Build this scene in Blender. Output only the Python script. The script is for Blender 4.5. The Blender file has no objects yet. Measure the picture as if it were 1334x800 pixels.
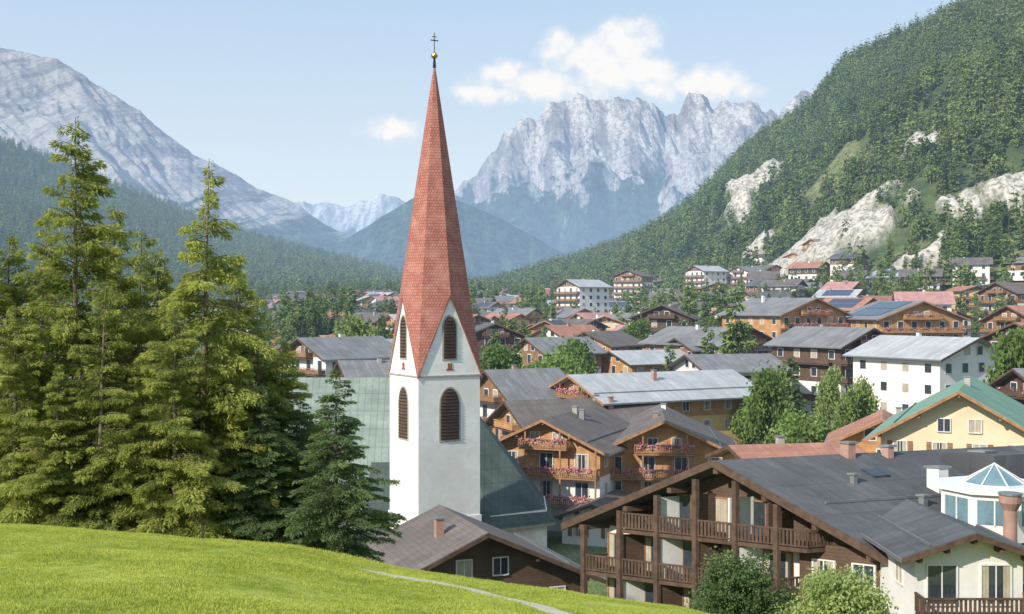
import bpy, math, random
import numpy as np
from mathutils import Vector
random.seed(7)
F=1500.0
sc=bpy.context.scene
COL=sc.collection
# ------------------------------------------------------------ noise
_rs=np.random.RandomState(3); _P=_rs.permutation(512); _T=_rs.rand(512)
def vn(x,y,seed=0):
    x=np.asarray(x,float);y=np.asarray(y,float)
    xi=np.floor(x).astype(int);yi=np.floor(y).astype(int)
    fx=x-xi;fy=y-yi;fx=fx*fx*(3-2*fx);fy=fy*fy*(3-2*fy)
    def h(a,b): return _T[_P[(a+_P[(b+seed*17)%512])%512]]
    return (h(xi,yi)*(1-fx)+h(xi+1,yi)*fx)*(1-fy)+(h(xi,yi+1)*(1-fx)+h(xi+1,yi+1)*fx)*fy
def fbm(x,y,o=5,seed=0):
    s=0;a=.5;t=0
    for i in range(o):
        s=s+a*vn(x*2**i+i*13.7,y*2**i+i*7.3,seed+i);t+=a;a*=.5
    return s/t
def ridged(x,y,o=5,seed=0):
    s=0;a=.5;t=0
    for i in range(o):
        s=s+a*(1-abs(2*vn(x*2**i+i*11.1,y*2**i+i*5.7,seed+i)-1));t+=a;a*=.5
    return s/t
def sstep(a,b,x):
    t=np.clip((np.asarray(x,float)-a)/(b-a),0,1);return t*t*(3-2*t)
# ------------------------------------------------------------ painted haze: bluish emission mixed into materials by world position
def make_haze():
    g=bpy.data.node_groups.new("painted_haze",'ShaderNodeTree')
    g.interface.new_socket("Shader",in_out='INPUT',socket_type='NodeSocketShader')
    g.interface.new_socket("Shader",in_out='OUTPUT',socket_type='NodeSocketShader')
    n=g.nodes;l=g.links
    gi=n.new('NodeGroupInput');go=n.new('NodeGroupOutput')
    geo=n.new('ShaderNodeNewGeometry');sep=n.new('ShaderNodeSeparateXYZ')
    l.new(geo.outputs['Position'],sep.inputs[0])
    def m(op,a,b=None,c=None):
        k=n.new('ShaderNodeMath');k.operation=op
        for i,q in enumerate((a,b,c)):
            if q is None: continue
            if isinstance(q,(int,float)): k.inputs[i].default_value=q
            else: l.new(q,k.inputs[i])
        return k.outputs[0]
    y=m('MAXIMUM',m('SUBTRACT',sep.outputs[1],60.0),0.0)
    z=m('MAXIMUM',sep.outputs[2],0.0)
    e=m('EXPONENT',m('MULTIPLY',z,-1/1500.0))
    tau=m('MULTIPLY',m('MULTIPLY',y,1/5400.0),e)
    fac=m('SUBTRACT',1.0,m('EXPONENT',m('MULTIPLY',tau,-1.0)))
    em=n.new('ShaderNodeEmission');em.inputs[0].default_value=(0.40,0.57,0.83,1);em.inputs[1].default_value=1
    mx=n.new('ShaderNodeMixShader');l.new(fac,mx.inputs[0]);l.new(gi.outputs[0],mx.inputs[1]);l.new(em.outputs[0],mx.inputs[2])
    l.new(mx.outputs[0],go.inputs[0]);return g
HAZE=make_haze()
def newmat(name):
    m=bpy.data.materials.new(name);m.use_nodes=True;m.node_tree.nodes.clear()
    try:m.cycles.emission_sampling='NONE'
    except Exception:pass
    return m,m.node_tree.nodes,m.node_tree.links
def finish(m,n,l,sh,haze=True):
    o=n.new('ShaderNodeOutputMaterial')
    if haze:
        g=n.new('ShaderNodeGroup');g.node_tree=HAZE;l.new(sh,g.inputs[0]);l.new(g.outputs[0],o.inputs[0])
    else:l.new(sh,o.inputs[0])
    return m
def mth(n,l,op,a,b=None):
    k=n.new('ShaderNodeMath');k.operation=op
    for i,q in enumerate((a,b)):
        if q is None: continue
        if isinstance(q,(int,float)): k.inputs[i].default_value=q
        else: l.new(q,k.inputs[i])
    return k.outputs[0]
def mixc(n,l,f,a,b,mode='MIX'):
    k=n.new('ShaderNodeMix');k.data_type='RGBA';k.blend_type=mode
    for s,q in ((0,f),(6,a),(7,b)):
        if isinstance(q,(int,float)): k.inputs[s].default_value=q
        elif isinstance(q,tuple): k.inputs[s].default_value=(q[0],q[1],q[2],1)
        else: l.new(q,k.inputs[s])
    return k.outputs[2]
def mrange(n,l,v,a,b,c=0.,d=1.):
    k=n.new('ShaderNodeMapRange');k.interpolation_type='SMOOTHSTEP'
    l.new(v,k.inputs[0]);k.inputs[1].default_value=a;k.inputs[2].default_value=b;k.inputs[3].default_value=c;k.inputs[4].default_value=d
    return k.outputs[0]
def noise(n,l,vec,scale,detail=4,rough=.55):
    k=n.new('ShaderNodeTexNoise');k.inputs['Scale'].default_value=scale;k.inputs['Detail'].default_value=detail;k.inputs['Roughness'].default_value=rough
    l.new(vec,k.inputs['Vector']);return k.outputs[0]
def bmat(name,col,rough=.8,var=.15,ns=1.2,lines=(),metallic=0.,bump=.02,spec=.4,stain=.0):
    """building material; coordinates come from stored local position"""
    m,n,l=newmat(name)
    at=n.new('ShaderNodeAttribute');at.attribute_name='lp';v=at.outputs['Vector']
    a=noise(n,l,v,ns,5);b=noise(n,l,v,ns*9,3)
    c=mixc(n,l,mrange(n,l,a,.3,.7),tuple(x*(1-var) for x in col),tuple(min(x*(1+var),.9) for x in col))
    c=mixc(n,l,mth(n,l,'MULTIPLY',mrange(n,l,b,.35,.75),.35),c,tuple(x*(1-1.6*var) for x in col))
    h=b
    if stain>0:
        mp=n.new('ShaderNodeMapping');mp.inputs['Scale'].default_value=(.5,2.2,.5);l.new(v,mp.inputs[0]);s=noise(n,l,mp.outputs[0],.6,6,.7)
        c=mixc(n,l,mth(n,l,'MULTIPLY',mrange(n,l,s,.45,.7),stain),c,tuple(min(x*1.9+.04,.8) for x in col))
    sp=n.new('ShaderNodeSeparateXYZ');l.new(v,sp.inputs[0])
    for ax,freq,wd,dark in lines:
        fr=mth(n,l,'FRACT',mth(n,l,'MULTIPLY',sp.outputs[ax],freq))
        k=mth(n,l,'LESS_THAN',fr,wd)
        c=mixc(n,l,mth(n,l,'MULTIPLY',k,dark),c,tuple(x*.35 for x in col))
        fl=mth(n,l,'FLOOR',mth(n,l,'MULTIPLY',sp.outputs[ax],freq))
        w=n.new('ShaderNodeTexWhiteNoise');w.noise_dimensions='1D';l.new(fl,w.inputs['W'])
        c=mixc(n,l,mth(n,l,'MULTIPLY',w.outputs[0],.3),c,tuple(x*.6 for x in col))
        h=mth(n,l,'SUBTRACT',h,k)
    p=n.new('ShaderNodeBsdfPrincipled');l.new(c,p.inputs['Base Color']);p.inputs['Roughness'].default_value=rough;p.inputs['Metallic'].default_value=metallic
    p.inputs['Specular IOR Level'].default_value=spec
    if bump>0:
        bp=n.new('ShaderNodeBump');bp.inputs['Distance'].default_value=bump;bp.inputs['Strength'].default_value=.6;l.new(h,bp.inputs['Height']);l.new(bp.outputs[0],p.inputs['Normal'])
    return finish(m,n,l,p.outputs[0])
MT={}
def B(k,*a,**kw): MT[k]=bmat(k,*a,**kw)
B('white_plaster',(.78,.75,.70),.9,.07,.35)
B('church_plaster',(.82,.79,.75),.9,.12,.22)
B('cream_plaster',(.74,.62,.42),.9,.08,.4)
B('yellow_plaster',(.74,.50,.21),.9,.08,.4)
B('ochre_plaster',(.66,.40,.17),.9,.1,.4)
B('wood_orange',(.54,.29,.125),.7,.25,.8,lines=((2,5,.1,.7),))
B('wood_mid',(.30,.165,.085),.7,.25,.8,lines=((2,5,.1,.7),))
B('wood_dark',(.13,.08,.055),.7,.25,.8,lines=((2,5,.1,.6),))
B('beam_dark',(.11,.068,.048),.75,.3,2.)
B('beam_mid',(.36,.19,.095),.65,.25,2.)
B('roof_grey',(.215,.21,.21),.65,.22,.3,lines=((1,1.6,.06,.6),),stain=.3)
B('roof_anthracite',(.105,.108,.115),.72,.3,.22,lines=((1,1.2,.04,.5),(0,.35,.015,.4)),stain=.28)
B('roof_brown',(.17,.14,.125),.75,.22,.35,lines=((1,1.6,.06,.6),(0,2.6,.1,.4)),stain=.28)
B('roof_light',(.44,.44,.44),.55,.15,.3,lines=((1,1.6,.06,.5),),stain=.3)
B('roof_tile',(.47,.22,.15),.8,.25,.5,lines=((1,3.,.1,.5),(0,2.6,.12,.5)),stain=.2)
B('roof_pink',(.55,.29,.26),.8,.2,.5,lines=((1,3.,.1,.5),(0,2.6,.12,.5)))
B('roof_green',(.19,.33,.24),.65,.15,.4,lines=((1,2,.07,.5),),stain=.3)
B('patina_lit',(.26,.32,.28),.65,.22,.3,lines=((0,1.5,.07,.6),(2,.6,.04,.4)),stain=.3)  # church copper with the stronger light on the nave painted into its colour
B('patina_shaded',(.08,.11,.098),.78,.25,.3,lines=((0,1.5,.07,.6),(2,.8,.04,.4)),stain=.25)  # same church copper, painted darker as the less lit copy
B('white_trim',(.75,.74,.72),.6,.05,1)
B('stone_trim',(.42,.38,.33),.9,.15,2)
B('louvre',(.12,.075,.055),.7,.2,1,lines=((2,3.6,.35,.7),))
B('glass',(.05,.06,.075),.08,.3,.8,spec=.9,bump=.0)
B('glass_sky',(.16,.26,.30),.08,.2,.8,spec=1.,bump=.0)
B('curtain',(.52,.45,.34),.5,.2,1.5,lines=((0,6,.2,.3),(1,6,.2,.3)),spec=.8)
B('metal',(.35,.36,.37),.4,.1,1,metallic=.7)
B('gold',(.75,.50,.15),.25,.1,1,metallic=1.)
B('iron',(.03,.03,.03),.5,.1,1,metallic=.5)
B('terracotta',(.40,.24,.19),.8,.15,1)
B('crest_red',(.40,.09,.08),.7,.1,1)
B('flower_pink',(.74,.22,.32),.7,.3,6)
B('flower_leaf',(.08,.15,.04),.7,.3,6)
B('solar',(.03,.045,.09),.15,.1,1,lines=((1,1,.05,.5),),spec=.9)
B('asphalt',(.08,.08,.082),.9,.15,.3)
B('kerb',(.35,.34,.32),.9,.1,.8)
B('car_white',(.7,.7,.7),.25,.02,1);B('car_red',(.4,.03,.03),.25,.05,1);B('car_dark',(.03,.035,.045),.25,.05,1);B('car_silver',(.35,.36,.38),.25,.05,1,metallic=.5)
B('tyre',(.02,.02,.02),.9,.1,1)
def spire_mat():
    m,n,l=newmat('red_shingle')
    at=n.new('ShaderNodeAttribute');at.attribute_name='lp'
    br=n.new('ShaderNodeTexBrick');br.inputs['Scale'].default_value=1;br.inputs['Brick Width'].default_value=.24;br.inputs['Row Height'].default_value=.26
    br.inputs['Mortar Size'].default_value=.024;br.inputs['Color1'].default_value=(.50,.18,.13,1);br.inputs['Color2'].default_value=(.37,.125,.09,1);br.inputs['Mortar'].default_value=(.24,.09,.07,1)
    l.new(at.outputs['Vector'],br.inputs['Vector'])
    nz=noise(n,l,at.outputs['Vector'],.7,6)
    c=mixc(n,l,mth(n,l,'MULTIPLY',mrange(n,l,nz,.4,.75),.6),br.outputs[0],(.58,.28,.20))
    nz=noise(n,l,at.outputs['Vector'],2.7,4)
    c=mixc(n,l,mth(n,l,'MULTIPLY',mrange(n,l,nz,.5,.75),.45),c,(.25,.09,.075))
    p=n.new('ShaderNodeBsdfPrincipled');l.new(c,p.inputs['Base Color']);p.inputs['Roughness'].default_value=.75
    bp=n.new('ShaderNodeBump');bp.inputs['Distance'].default_value=.04;bp.invert=True;l.new(br.outputs['Fac'],bp.inputs['Height']);l.new(bp.outputs[0],p.inputs['Normal'])
    return finish(m,n,l,p.outputs[0])
MT['red_shingle']=spire_mat()
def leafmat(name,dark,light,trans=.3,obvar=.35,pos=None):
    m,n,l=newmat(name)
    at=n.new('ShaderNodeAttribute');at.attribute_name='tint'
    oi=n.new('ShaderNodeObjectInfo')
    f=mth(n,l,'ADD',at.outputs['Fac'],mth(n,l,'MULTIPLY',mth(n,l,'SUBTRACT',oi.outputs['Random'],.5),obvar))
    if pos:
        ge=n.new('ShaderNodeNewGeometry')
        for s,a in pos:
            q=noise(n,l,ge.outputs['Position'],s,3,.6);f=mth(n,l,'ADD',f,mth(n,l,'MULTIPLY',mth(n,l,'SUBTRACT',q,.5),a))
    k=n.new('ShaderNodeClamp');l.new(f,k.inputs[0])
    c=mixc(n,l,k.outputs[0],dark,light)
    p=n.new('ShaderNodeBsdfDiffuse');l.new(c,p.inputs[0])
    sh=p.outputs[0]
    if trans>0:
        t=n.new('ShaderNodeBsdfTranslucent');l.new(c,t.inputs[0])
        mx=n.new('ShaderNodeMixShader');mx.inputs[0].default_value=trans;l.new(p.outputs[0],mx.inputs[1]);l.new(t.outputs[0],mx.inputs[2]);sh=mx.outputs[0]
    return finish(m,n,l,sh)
LM={'larch':leafmat('larch_needles',(.12,.165,.045),(.54,.56,.15),.45,.3),
    'spruce':leafmat('spruce_needles',(.055,.095,.045),(.21,.29,.11),.35),
    'forest':leafmat('forest_needles',(.03,.062,.03),(.22,.29,.09),.0,.7,pos=((.02,.8),)),
    'village':leafmat('village_needles',(.05,.09,.035),(.26,.34,.11),.2,.7),
    'broad':leafmat('broad_leaves',(.09,.15,.04),(.30,.41,.12),.35),
    'willow':leafmat('light_leaves',(.16,.23,.07),(.46,.54,.20),.4),
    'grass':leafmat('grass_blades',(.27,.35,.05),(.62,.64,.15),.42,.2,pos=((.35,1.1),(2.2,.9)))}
def barkmat():
    m,n,l=newmat('bark');tc=n.new('ShaderNodeTexCoord')
    a=noise(n,l,tc.outputs['Object'],6,5)
    c=mixc(n,l,a,(.10,.075,.055),(.26,.2,.15))
    p=n.new('ShaderNodeBsdfPrincipled');l.new(c,p.inputs['Base Color']);p.inputs['Roughness'].default_value=.9
    return finish(m,n,l,p.outputs[0])
BARK=barkmat()
# ------------------------------------------------------------ mesh helpers
def mesh_np(name,V,Q,mats,mi=None,attrs=None,smooth=False):
    me=bpy.data.meshes.new(name);V=np.asarray(V,np.float32);Q=np.asarray(Q,np.int32)
    me.vertices.add(len(V));me.vertices.foreach_set('co',V.ravel())
    me.loops.add(Q.size);me.loops.foreach_set('vertex_index',Q.ravel())
    me.polygons.add(len(Q));me.polygons.foreach_set('loop_start',np.arange(len(Q),dtype=np.int32)*Q.shape[1])
    for m in mats: me.materials.append(m)
    if mi is not None: me.polygons.foreach_set('material_index',np.asarray(mi,np.int32))
    me.update(calc_edges=True)
    if smooth: me.polygons.foreach_set('use_smooth',np.ones(len(Q),bool))
    for k,a in (attrs or {}).items():
        a=np.asarray(a,np.float32)
        at=me.attributes.new(k,'FLOAT' if a.ndim==1 else 'FLOAT_VECTOR','POINT')
        at.data.foreach_set('value' if a.ndim==1 else 'vector',a.ravel())
    return me
def addobj(name,data,loc=(0,0,0),parent=None,rz=0,s=1):
    o=bpy.data.objects.new(name,data);COL.objects.link(o);o.location=loc;o.rotation_euler[2]=rz
    o.scale=(s,s,s) if not isinstance(s,tuple) else s
    if parent: o.parent=parent
    return o
class Part:
    def __init__(s): s.v=[];s.f=[];s.m=[];s.lp=[]
    def poly(s,pts,mat,lp=None):
        b=len(s.v);s.v+=[tuple(p) for p in pts];s.lp+=[tuple(p) for p in (lp or pts)]
        s.f.append(tuple(range(b,b+len(pts))));s.m.append(mat)
    def hexa(s,p,mat):
        b=len(s.v);s.v+=[tuple(q) for q in p];s.lp+=[tuple(q) for q in p]
        for f in ((0,3,2,1),(4,5,6,7),(0,1,5,4),(1,2,6,5),(2,3,7,6),(3,0,4,7)):
            s.f.append(tuple(b+i for i in f));s.m.append(mat)
    def box(s,x0,x1,y0,y1,z0,z1,mat):
        s.hexa([(x0,y0,z0),(x1,y0,z0),(x1,y1,z0),(x0,y1,z0),(x0,y0,z1),(x1,y0,z1),(x1,y1,z1),(x0,y1,z1)],mat)
    def prism(s,pts,axis_vec,mat):
        a=Vector(axis_vec);q=[tuple(Vector(p)+a) for p in pts];n=len(pts)
        s.poly(pts,mat);s.poly(q[::-1],mat)
        for i in range(n):
            j=(i+1)%n;s.poly([pts[j],pts[i],q[i],q[j]],mat)
    def cyl(s,cx,cy,z0,z1,r0,r1,n,mat):
        a=[(cx+r0*math.cos(2*math.pi*i/n),cy+r0*math.sin(2*math.pi*i/n),z0) for i in range(n)]
        b=[(cx+r1*math.cos(2*math.pi*i/n),cy+r1*math.sin(2*math.pi*i/n),z1) for i in range(n)]
        for i in range(n):
            j=(i+1)%n;s.poly([a[i],a[j],b[j],b[i]],mat)
        s.poly(b,mat);s.poly(a[::-1],mat)
    def build(s,name,parent,fn):
        if not s.v: return None
        me=bpy.data.meshes.new(name);me.from_pydata([fn(p) for p in s.v],[],s.f)
        ks=sorted(set(s.m));ix={k:i for i,k in enumerate(ks)}
        for k in ks: me.materials.append(MT[k])
        me.polygons.foreach_set('material_index',[ix[k] for k in s.m])
        at=me.attributes.new('lp','FLOAT_VECTOR','POINT');at.data.foreach_set('vector',np.asarray(s.lp,np.float32).ravel())
        me.update()
        return addobj(name,me,parent=parent)
def group(name,loc,parts,a=(1,0),b=(0,1)):
    e=addobj(name,None,loc);e.empty_display_size=.5
    fn=lambda p:(a[0]*p[0]+b[0]*p[1],a[1]*p[0]+b[1]*p[1],p[2])
    for k,p in parts.items(): p.build(k,e,fn)
    return e
def basis(yawdeg):
    y=math.radians(yawdeg);return (math.cos(y),math.sin(y)),(-math.sin(y),math.cos(y))
# ------------------------------------------------------------ terrain
EX=[-60,-14,-6.8,-3.6,.7,5,12,25,60];EZ=[-4.5,-6.2,-6.75,-7.45,-8.1,-8.7,-10.2,-13,-20]
def z_meadow(x,y):
    ze=np.interp(x,EX,EZ);yy=np.clip(y,-12,None)
    near=-1.8+(ze+1.8)*(yy/32)
    t=np.clip(yy-32,0,None)
    return np.where(yy<32,near,ze-.14*t-.009*t*t)+(fbm(np.asarray(x)/5,np.asarray(y)/5,3,5)-.5)*.2
GD=[0,60,80,100,150,200,260,350,500,700,900,1500,5000,30000];GZ=[-24,-24,-24.5,-25,-23,-20,-16.5,-13.5,-9,-2,4,10,0,-100]
HU=[560,640,700,800,850,900,950,1000,1050,1100,1160,1220,1334,1600,2200,4000]
HV=[395,376,358,330,305,272,222,180,145,85,58,28,-20,-90,-150,-150]
HR=[1500,1500,1500,1400,1350,1300,1250,1200,1150,1100,1050,1000,950,900,850,800]
HB=[1300,1100,950,800,740,680,620,570,520,480,450,430,400,340,280,250]
def bear(x,y): return 667+F*np.asarray(x,float)/np.maximum(np.asarray(y,float),1e-3)
def z_ground(x,y):
    x=np.asarray(x,float);y=np.asarray(y,float)
    d=np.maximum(y,0.);u=np.where(y>20,bear(x,np.maximum(y,20)),667);u=np.clip(u,-3000,4000)
    g=np.interp(d,GD,GZ)
    g=g+sstep(800,1100,u)*sstep(230,600,d)*17*(1-sstep(1000,2000,d))
    db=np.interp(u,HU,HB);dr=np.interp(u,HU,HR);zr=(400-np.interp(u,HU,HV))/F*dr-4
    t=np.clip((d-db)/(dr-db),0,1);s=t**1.15
    back=np.clip((d-dr)/900,0,1)
    hz=g+(np.maximum(zr,g)-g)*s*(1-sstep(0,1,back))
    hz=hz+(ridged(x/160,y/160,4,9)-.5)*70*np.sin(np.pi*np.clip(t,0,1))*sstep(700,900,u)
    m=z_meadow(x,y)
    return np.where(y<110,np.maximum(hz,np.where(y<105,m,-99)),hz)
def zg1(x,y): return float(z_ground(np.array([x]),np.array([y]))[0])
def on_slope(u,v):
    d=np.arange(380,1500,3.);x=(u-667)/F*d;z=z_ground(x,d);k=np.where(z/d>(400-v)/F)[0]
    i=k[0] if len(k) else 200
    return x[i],d[i]
ROCK=[on_slope(u,v)+(a,b) for u,v,a,b in ((983,240,20,40),(1003,222,12,26),(966,268,9,20),(1080,322,36,24),(1048,334,26,18),(990,328,10,14),(1118,314,17,16),(1215,345,16,12),(1262,300,12,14),(1322,262,14,16),(1205,200,9,14))]
CLEAR=[on_slope(u,v)+(a,b) for u,v,a,b in ((1080,250,20,26),(1035,262,9,12),(1190,335,22,12),(1285,270,12,12),(1060,350,44,16),(1180,365,46,12),(1290,345,30,12))]
def patch(x,y,L):
    o=0
    for a,b,c,d in L: o=np.maximum(o,1.1-np.sqrt(((x-a)/c)**2+((y-b)/d)**2)+ (fbm(x/9,y/9,4,21)-.5)*1.6)
    return np.clip(o*3,0,1)
def terrain_mat():
    m,n,l=newmat('terrain_ground')
    geo=n.new('ShaderNodeNewGeometry');v=geo.outputs['Position']
    at=n.new('ShaderNodeAttribute');at.attribute_name='kind';sp=n.new('ShaderNodeSeparateXYZ');l.new(at.outputs['Vector'],sp.inputs[0])
    a=noise(n,l,v,.05,6);b=noise(n,l,v,.35,5,.7)
    c=mixc(n,l,mrange(n,l,a,.35,.65),(.05,.08,.03),(.13,.17,.055))
    c=mixc(n,l,sp.outputs[2],c,mixc(n,l,mrange(n,l,a,.35,.65),(.10,.15,.04),(.24,.29,.09)))
    c=mixc(n,l,mth(n,l,'MULTIPLY',mrange(n,l,a,.50,.60),sp.outputs[2]),c,(.34,.32,.29))
    c=mixc(n,l,sp.outputs[1],c,mixc(n,l,mrange(n,l,b,.35,.65),(.11,.14,.05),(.28,.29,.12)))
    rc=mixc(n,l,mrange(n,l,b,.35,.6),(.26,.24,.20),(.76,.70,.61))
    c=mixc(n,l,sp.outputs[0],c,rc)
    p=n.new('ShaderNodeBsdfPrincipled');l.new(c,p.inputs['Base Color']);p.inputs['Roughness'].default_value=.95
    bp=n.new('ShaderNodeBump');bp.inputs['Distance'].default_value=4;bp.inputs['Strength'].default_value=.8;l.new(b,bp.inputs['Height']);l.new(bp.outputs[0],p.inputs['Normal'])
    return finish(m,n,l,p.outputs[0])
def build_terrain():
    ang=np.concatenate([np.linspace(-180,-32,50)[:-1],np.linspace(-32,32,460),np.linspace(32,180,50)[1:]])
    A=np.radians(ang);D=np.concatenate([[2],np.geomspace(6,250,70),np.linspace(256,1700,230),np.geomspace(1800,40000,30)])
    aa,dd=np.meshgrid(A,D);X=np.sin(aa)*dd;Y=np.cos(aa)*dd
    Z=z_ground(X,Y)
    inm=(X>-48)&(X<40)&(Y>-10)&(Y<66);Z=np.where(inm,Z-.8,Z)
    R=np.where(Y>400,patch(X,np.maximum(Y,1),ROCK),0)
    Z=Z+R*(3+7*ridged(X/12,Y/12,3,4))
    nr,nc=X.shape;V=np.stack([X,Y,Z],-1).reshape(-1,3)
    i=np.arange(nr-1)[:,None]*nc+np.arange(nc-1)[None];Q=np.stack([i,i+1,i+nc+1,i+nc],-1).reshape(-1,4)[:, ::-1]
    K=np.stack([R,np.where(Y>400,patch(X,np.maximum(Y,1),CLEAR),0),((Y>95)&(Y<900)).astype(float)*(1-sstep(0,60,Y-np.interp(bear(X,np.maximum(Y,1)),HU,HB)))],-1).reshape(-1,3)
    addobj('terrain',mesh_np('terrain',V,Q,[terrain_mat()],attrs={'kind':K},smooth=True))
build_terrain()
def ray_meadow(u,v):
    for d in np.arange(8,45,.05):
        if (400-v)/F*d<=float(z_meadow(np.array([(u-667)/F*d]),np.array([d]))[0]): return ((u-667)/F*d,d)
    return ((u-667)/F*36,36)
PATH=[ray_meadow(u,v) for u,v in ((488,745),(520,752),(575,761),(620,770),(665,781),(705,791),(745,804),(800,830))]
PX=np.array([p[0] for p in PATH]);PY=np.array([p[1] for p in PATH])
def pathdist(x,y):
    d=np.full(np.shape(x),99.)
    for i in range(len(PX)-1):
        ax,ay,bx,by=PX[i],PY[i],PX[i+1],PY[i+1];L=(bx-ax)**2+(by-ay)**2+1e-6
        t=np.clip(((x-ax)*(bx-ax)+(y-ay)*(by-ay))/L,0,1);d=np.minimum(d,np.hypot(x-ax-t*(bx-ax),y-ay-t*(by-ay)))
    return d
def meadow():
    m,n,l=newmat('meadow_grass')
    geo=n.new('ShaderNodeNewGeometry');v=geo.outputs['Position']
    at=n.new('ShaderNodeAttribute');at.attribute_name='path'
    a=noise(n,l,v,.35,5,.65);b=noise(n,l,v,9,5,.7);c0=noise(n,l,v,2.2,4)
    c=mixc(n,l,mrange(n,l,a,.35,.65),(.25,.32,.05),(.47,.50,.10))
    c=mixc(n,l,mth(n,l,'MULTIPLY',mrange(n,l,b,.4,.7),.45),c,(.16,.22,.04))
    c=mixc(n,l,mth(n,l,'MULTIPLY',mrange(n,l,c0,.45,.7),.55),c,(.54,.53,.16))
    nz=mth(n,l,'ADD',at.outputs['Fac'],mth(n,l,'MULTIPLY',mth(n,l,'SUBTRACT',b,.5),.7))
    c=mixc(n,l,mrange(n,l,nz,.35,.65),c,(.62,.56,.42))
    p=n.new('ShaderNodeBsdfPrincipled');l.new(c,p.inputs['Base Color']);p.inputs['Roughness'].default_value=.95;p.inputs['Specular IOR Level'].default_value=.1
    bp=n.new('ShaderNodeBump');bp.inputs['Distance'].default_value=.05;l.new(b,bp.inputs['Height']);l.new(bp.outputs[0],p.inputs['Normal'])
    finish(m,n,l,p.outputs[0],False)
    xs=np.arange(-50,42,.2);ys=np.concatenate([np.arange(-11,6,.5),np.arange(6,45,.12),np.arange(45,68,.5)])
    X,Y=np.meshgrid(xs,ys);Z=z_meadow(X,Y)+(fbm(X*1.3,Y*1.3,3,2)-.5)*.09
    pd=pathdist(X,Y)+(fbm(X*2,Y*2,3,8)-.5)*.3
    nr,nc=X.shape;i=np.arange(nr-1)[:,None]*nc+np.arange(nc-1)[None];Q=np.stack([i,i+1,i+nc+1,i+nc],-1).reshape(-1,4)
    addobj('meadow',mesh_np('meadow',np.stack([X,Y,Z],-1).reshape(-1,3),Q,[m],attrs={'path':np.clip(1.4-pd/.40,0,1).ravel()},smooth=True))
meadow()
# ------------------------------------------------------------ instancer
def scatter(name,P,rz,s,meshes):
    c=bpy.data.collections.new(name+'_kinds')
    for m in meshes:
        o=bpy.data.objects.new(m.name,m);c.objects.link(o)
    me=bpy.data.meshes.new(name);me.vertices.add(len(P));me.vertices.foreach_set('co',np.asarray(P,np.float32).ravel())
    for k,a in (('rz',rz),('scl',s)):
        at=me.attributes.new(k,'FLOAT','POINT');at.data.foreach_set('value',np.asarray(a,np.float32))
    me.update();o=addobj(name,me)
    g=bpy.data.node_groups.new(name+'_gn','GeometryNodeTree')
    g.interface.new_socket('Geometry',in_out='INPUT',socket_type='NodeSocketGeometry');g.interface.new_socket('Geometry',in_out='OUTPUT',socket_type='NodeSocketGeometry')
    n=g.nodes;l=g.links;gi=n.new('NodeGroupInput');go=n.new('NodeGroupOutput')
    ci=n.new('GeometryNodeCollectionInfo');ci.inputs['Collection'].default_value=c;ci.inputs['Separate Children'].default_value=True;ci.inputs['Reset Children'].default_value=True
    ip=n.new('GeometryNodeInstanceOnPoints');ip.inputs['Pick Instance'].default_value=True
    a=n.new('GeometryNodeInputNamedAttribute');a.data_type='FLOAT';a.inputs['Name'].default_value='rz'
    b=n.new('GeometryNodeInputNamedAttribute');b.data_type='FLOAT';b.inputs['Name'].default_value='scl'
    cx=n.new('ShaderNodeCombineXYZ');er=n.new('FunctionNodeEulerToRotation')
    l.new(a.outputs[0],cx.inputs[2]);l.new(cx.outputs[0],er.inputs[0]);l.new(er.outputs[0],ip.inputs['Rotation']);l.new(b.outputs[0],ip.inputs['Scale'])
    l.new(gi.outputs[0],ip.inputs['Points']);l.new(ci.outputs[0],ip.inputs['Instance']);l.new(ip.outputs[0],go.inputs[0])
    md=o.modifiers.new('scatter','NODES');md.node_group=g
    return o
# ------------------------------------------------------------ plants
def norm(v): return v/np.maximum(np.linalg.norm(v,axis=-1,keepdims=True),1e-6)
def blades(P,D,ln,wd,rs):
    W=norm(np.cross(D,rs.normal(size=P.shape)))*wd[:,None]
    D=D*ln[:,None];V=np.stack([P,P+D*.5+W,P+D,P+D*.5-W],1).reshape(-1,3)
    return V
def tubes(segs):
    V=[];Q=[]
    for p0,p1,r0,r1,n in segs:
        p0=np.array(p0,float);p1=np.array(p1,float);d=norm(p1-p0);a=norm(np.cross(d,[.3,.9,.2]));b=np.cross(d,a);k=len(V)
        for i in range(n):
            t=2*math.pi*i/n;V.append(p0+(a*math.cos(t)+b*math.sin(t))*r0)
        for i in range(n):
            t=2*math.pi*i/n;V.append(p1+(a*math.cos(t)+b*math.sin(t))*r1)
        for i in range(n): Q.append((k+i,k+(i+1)%n,k+n+(i+1)%n,k+n+i))
    return np.array(V),np.array(Q)
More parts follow.
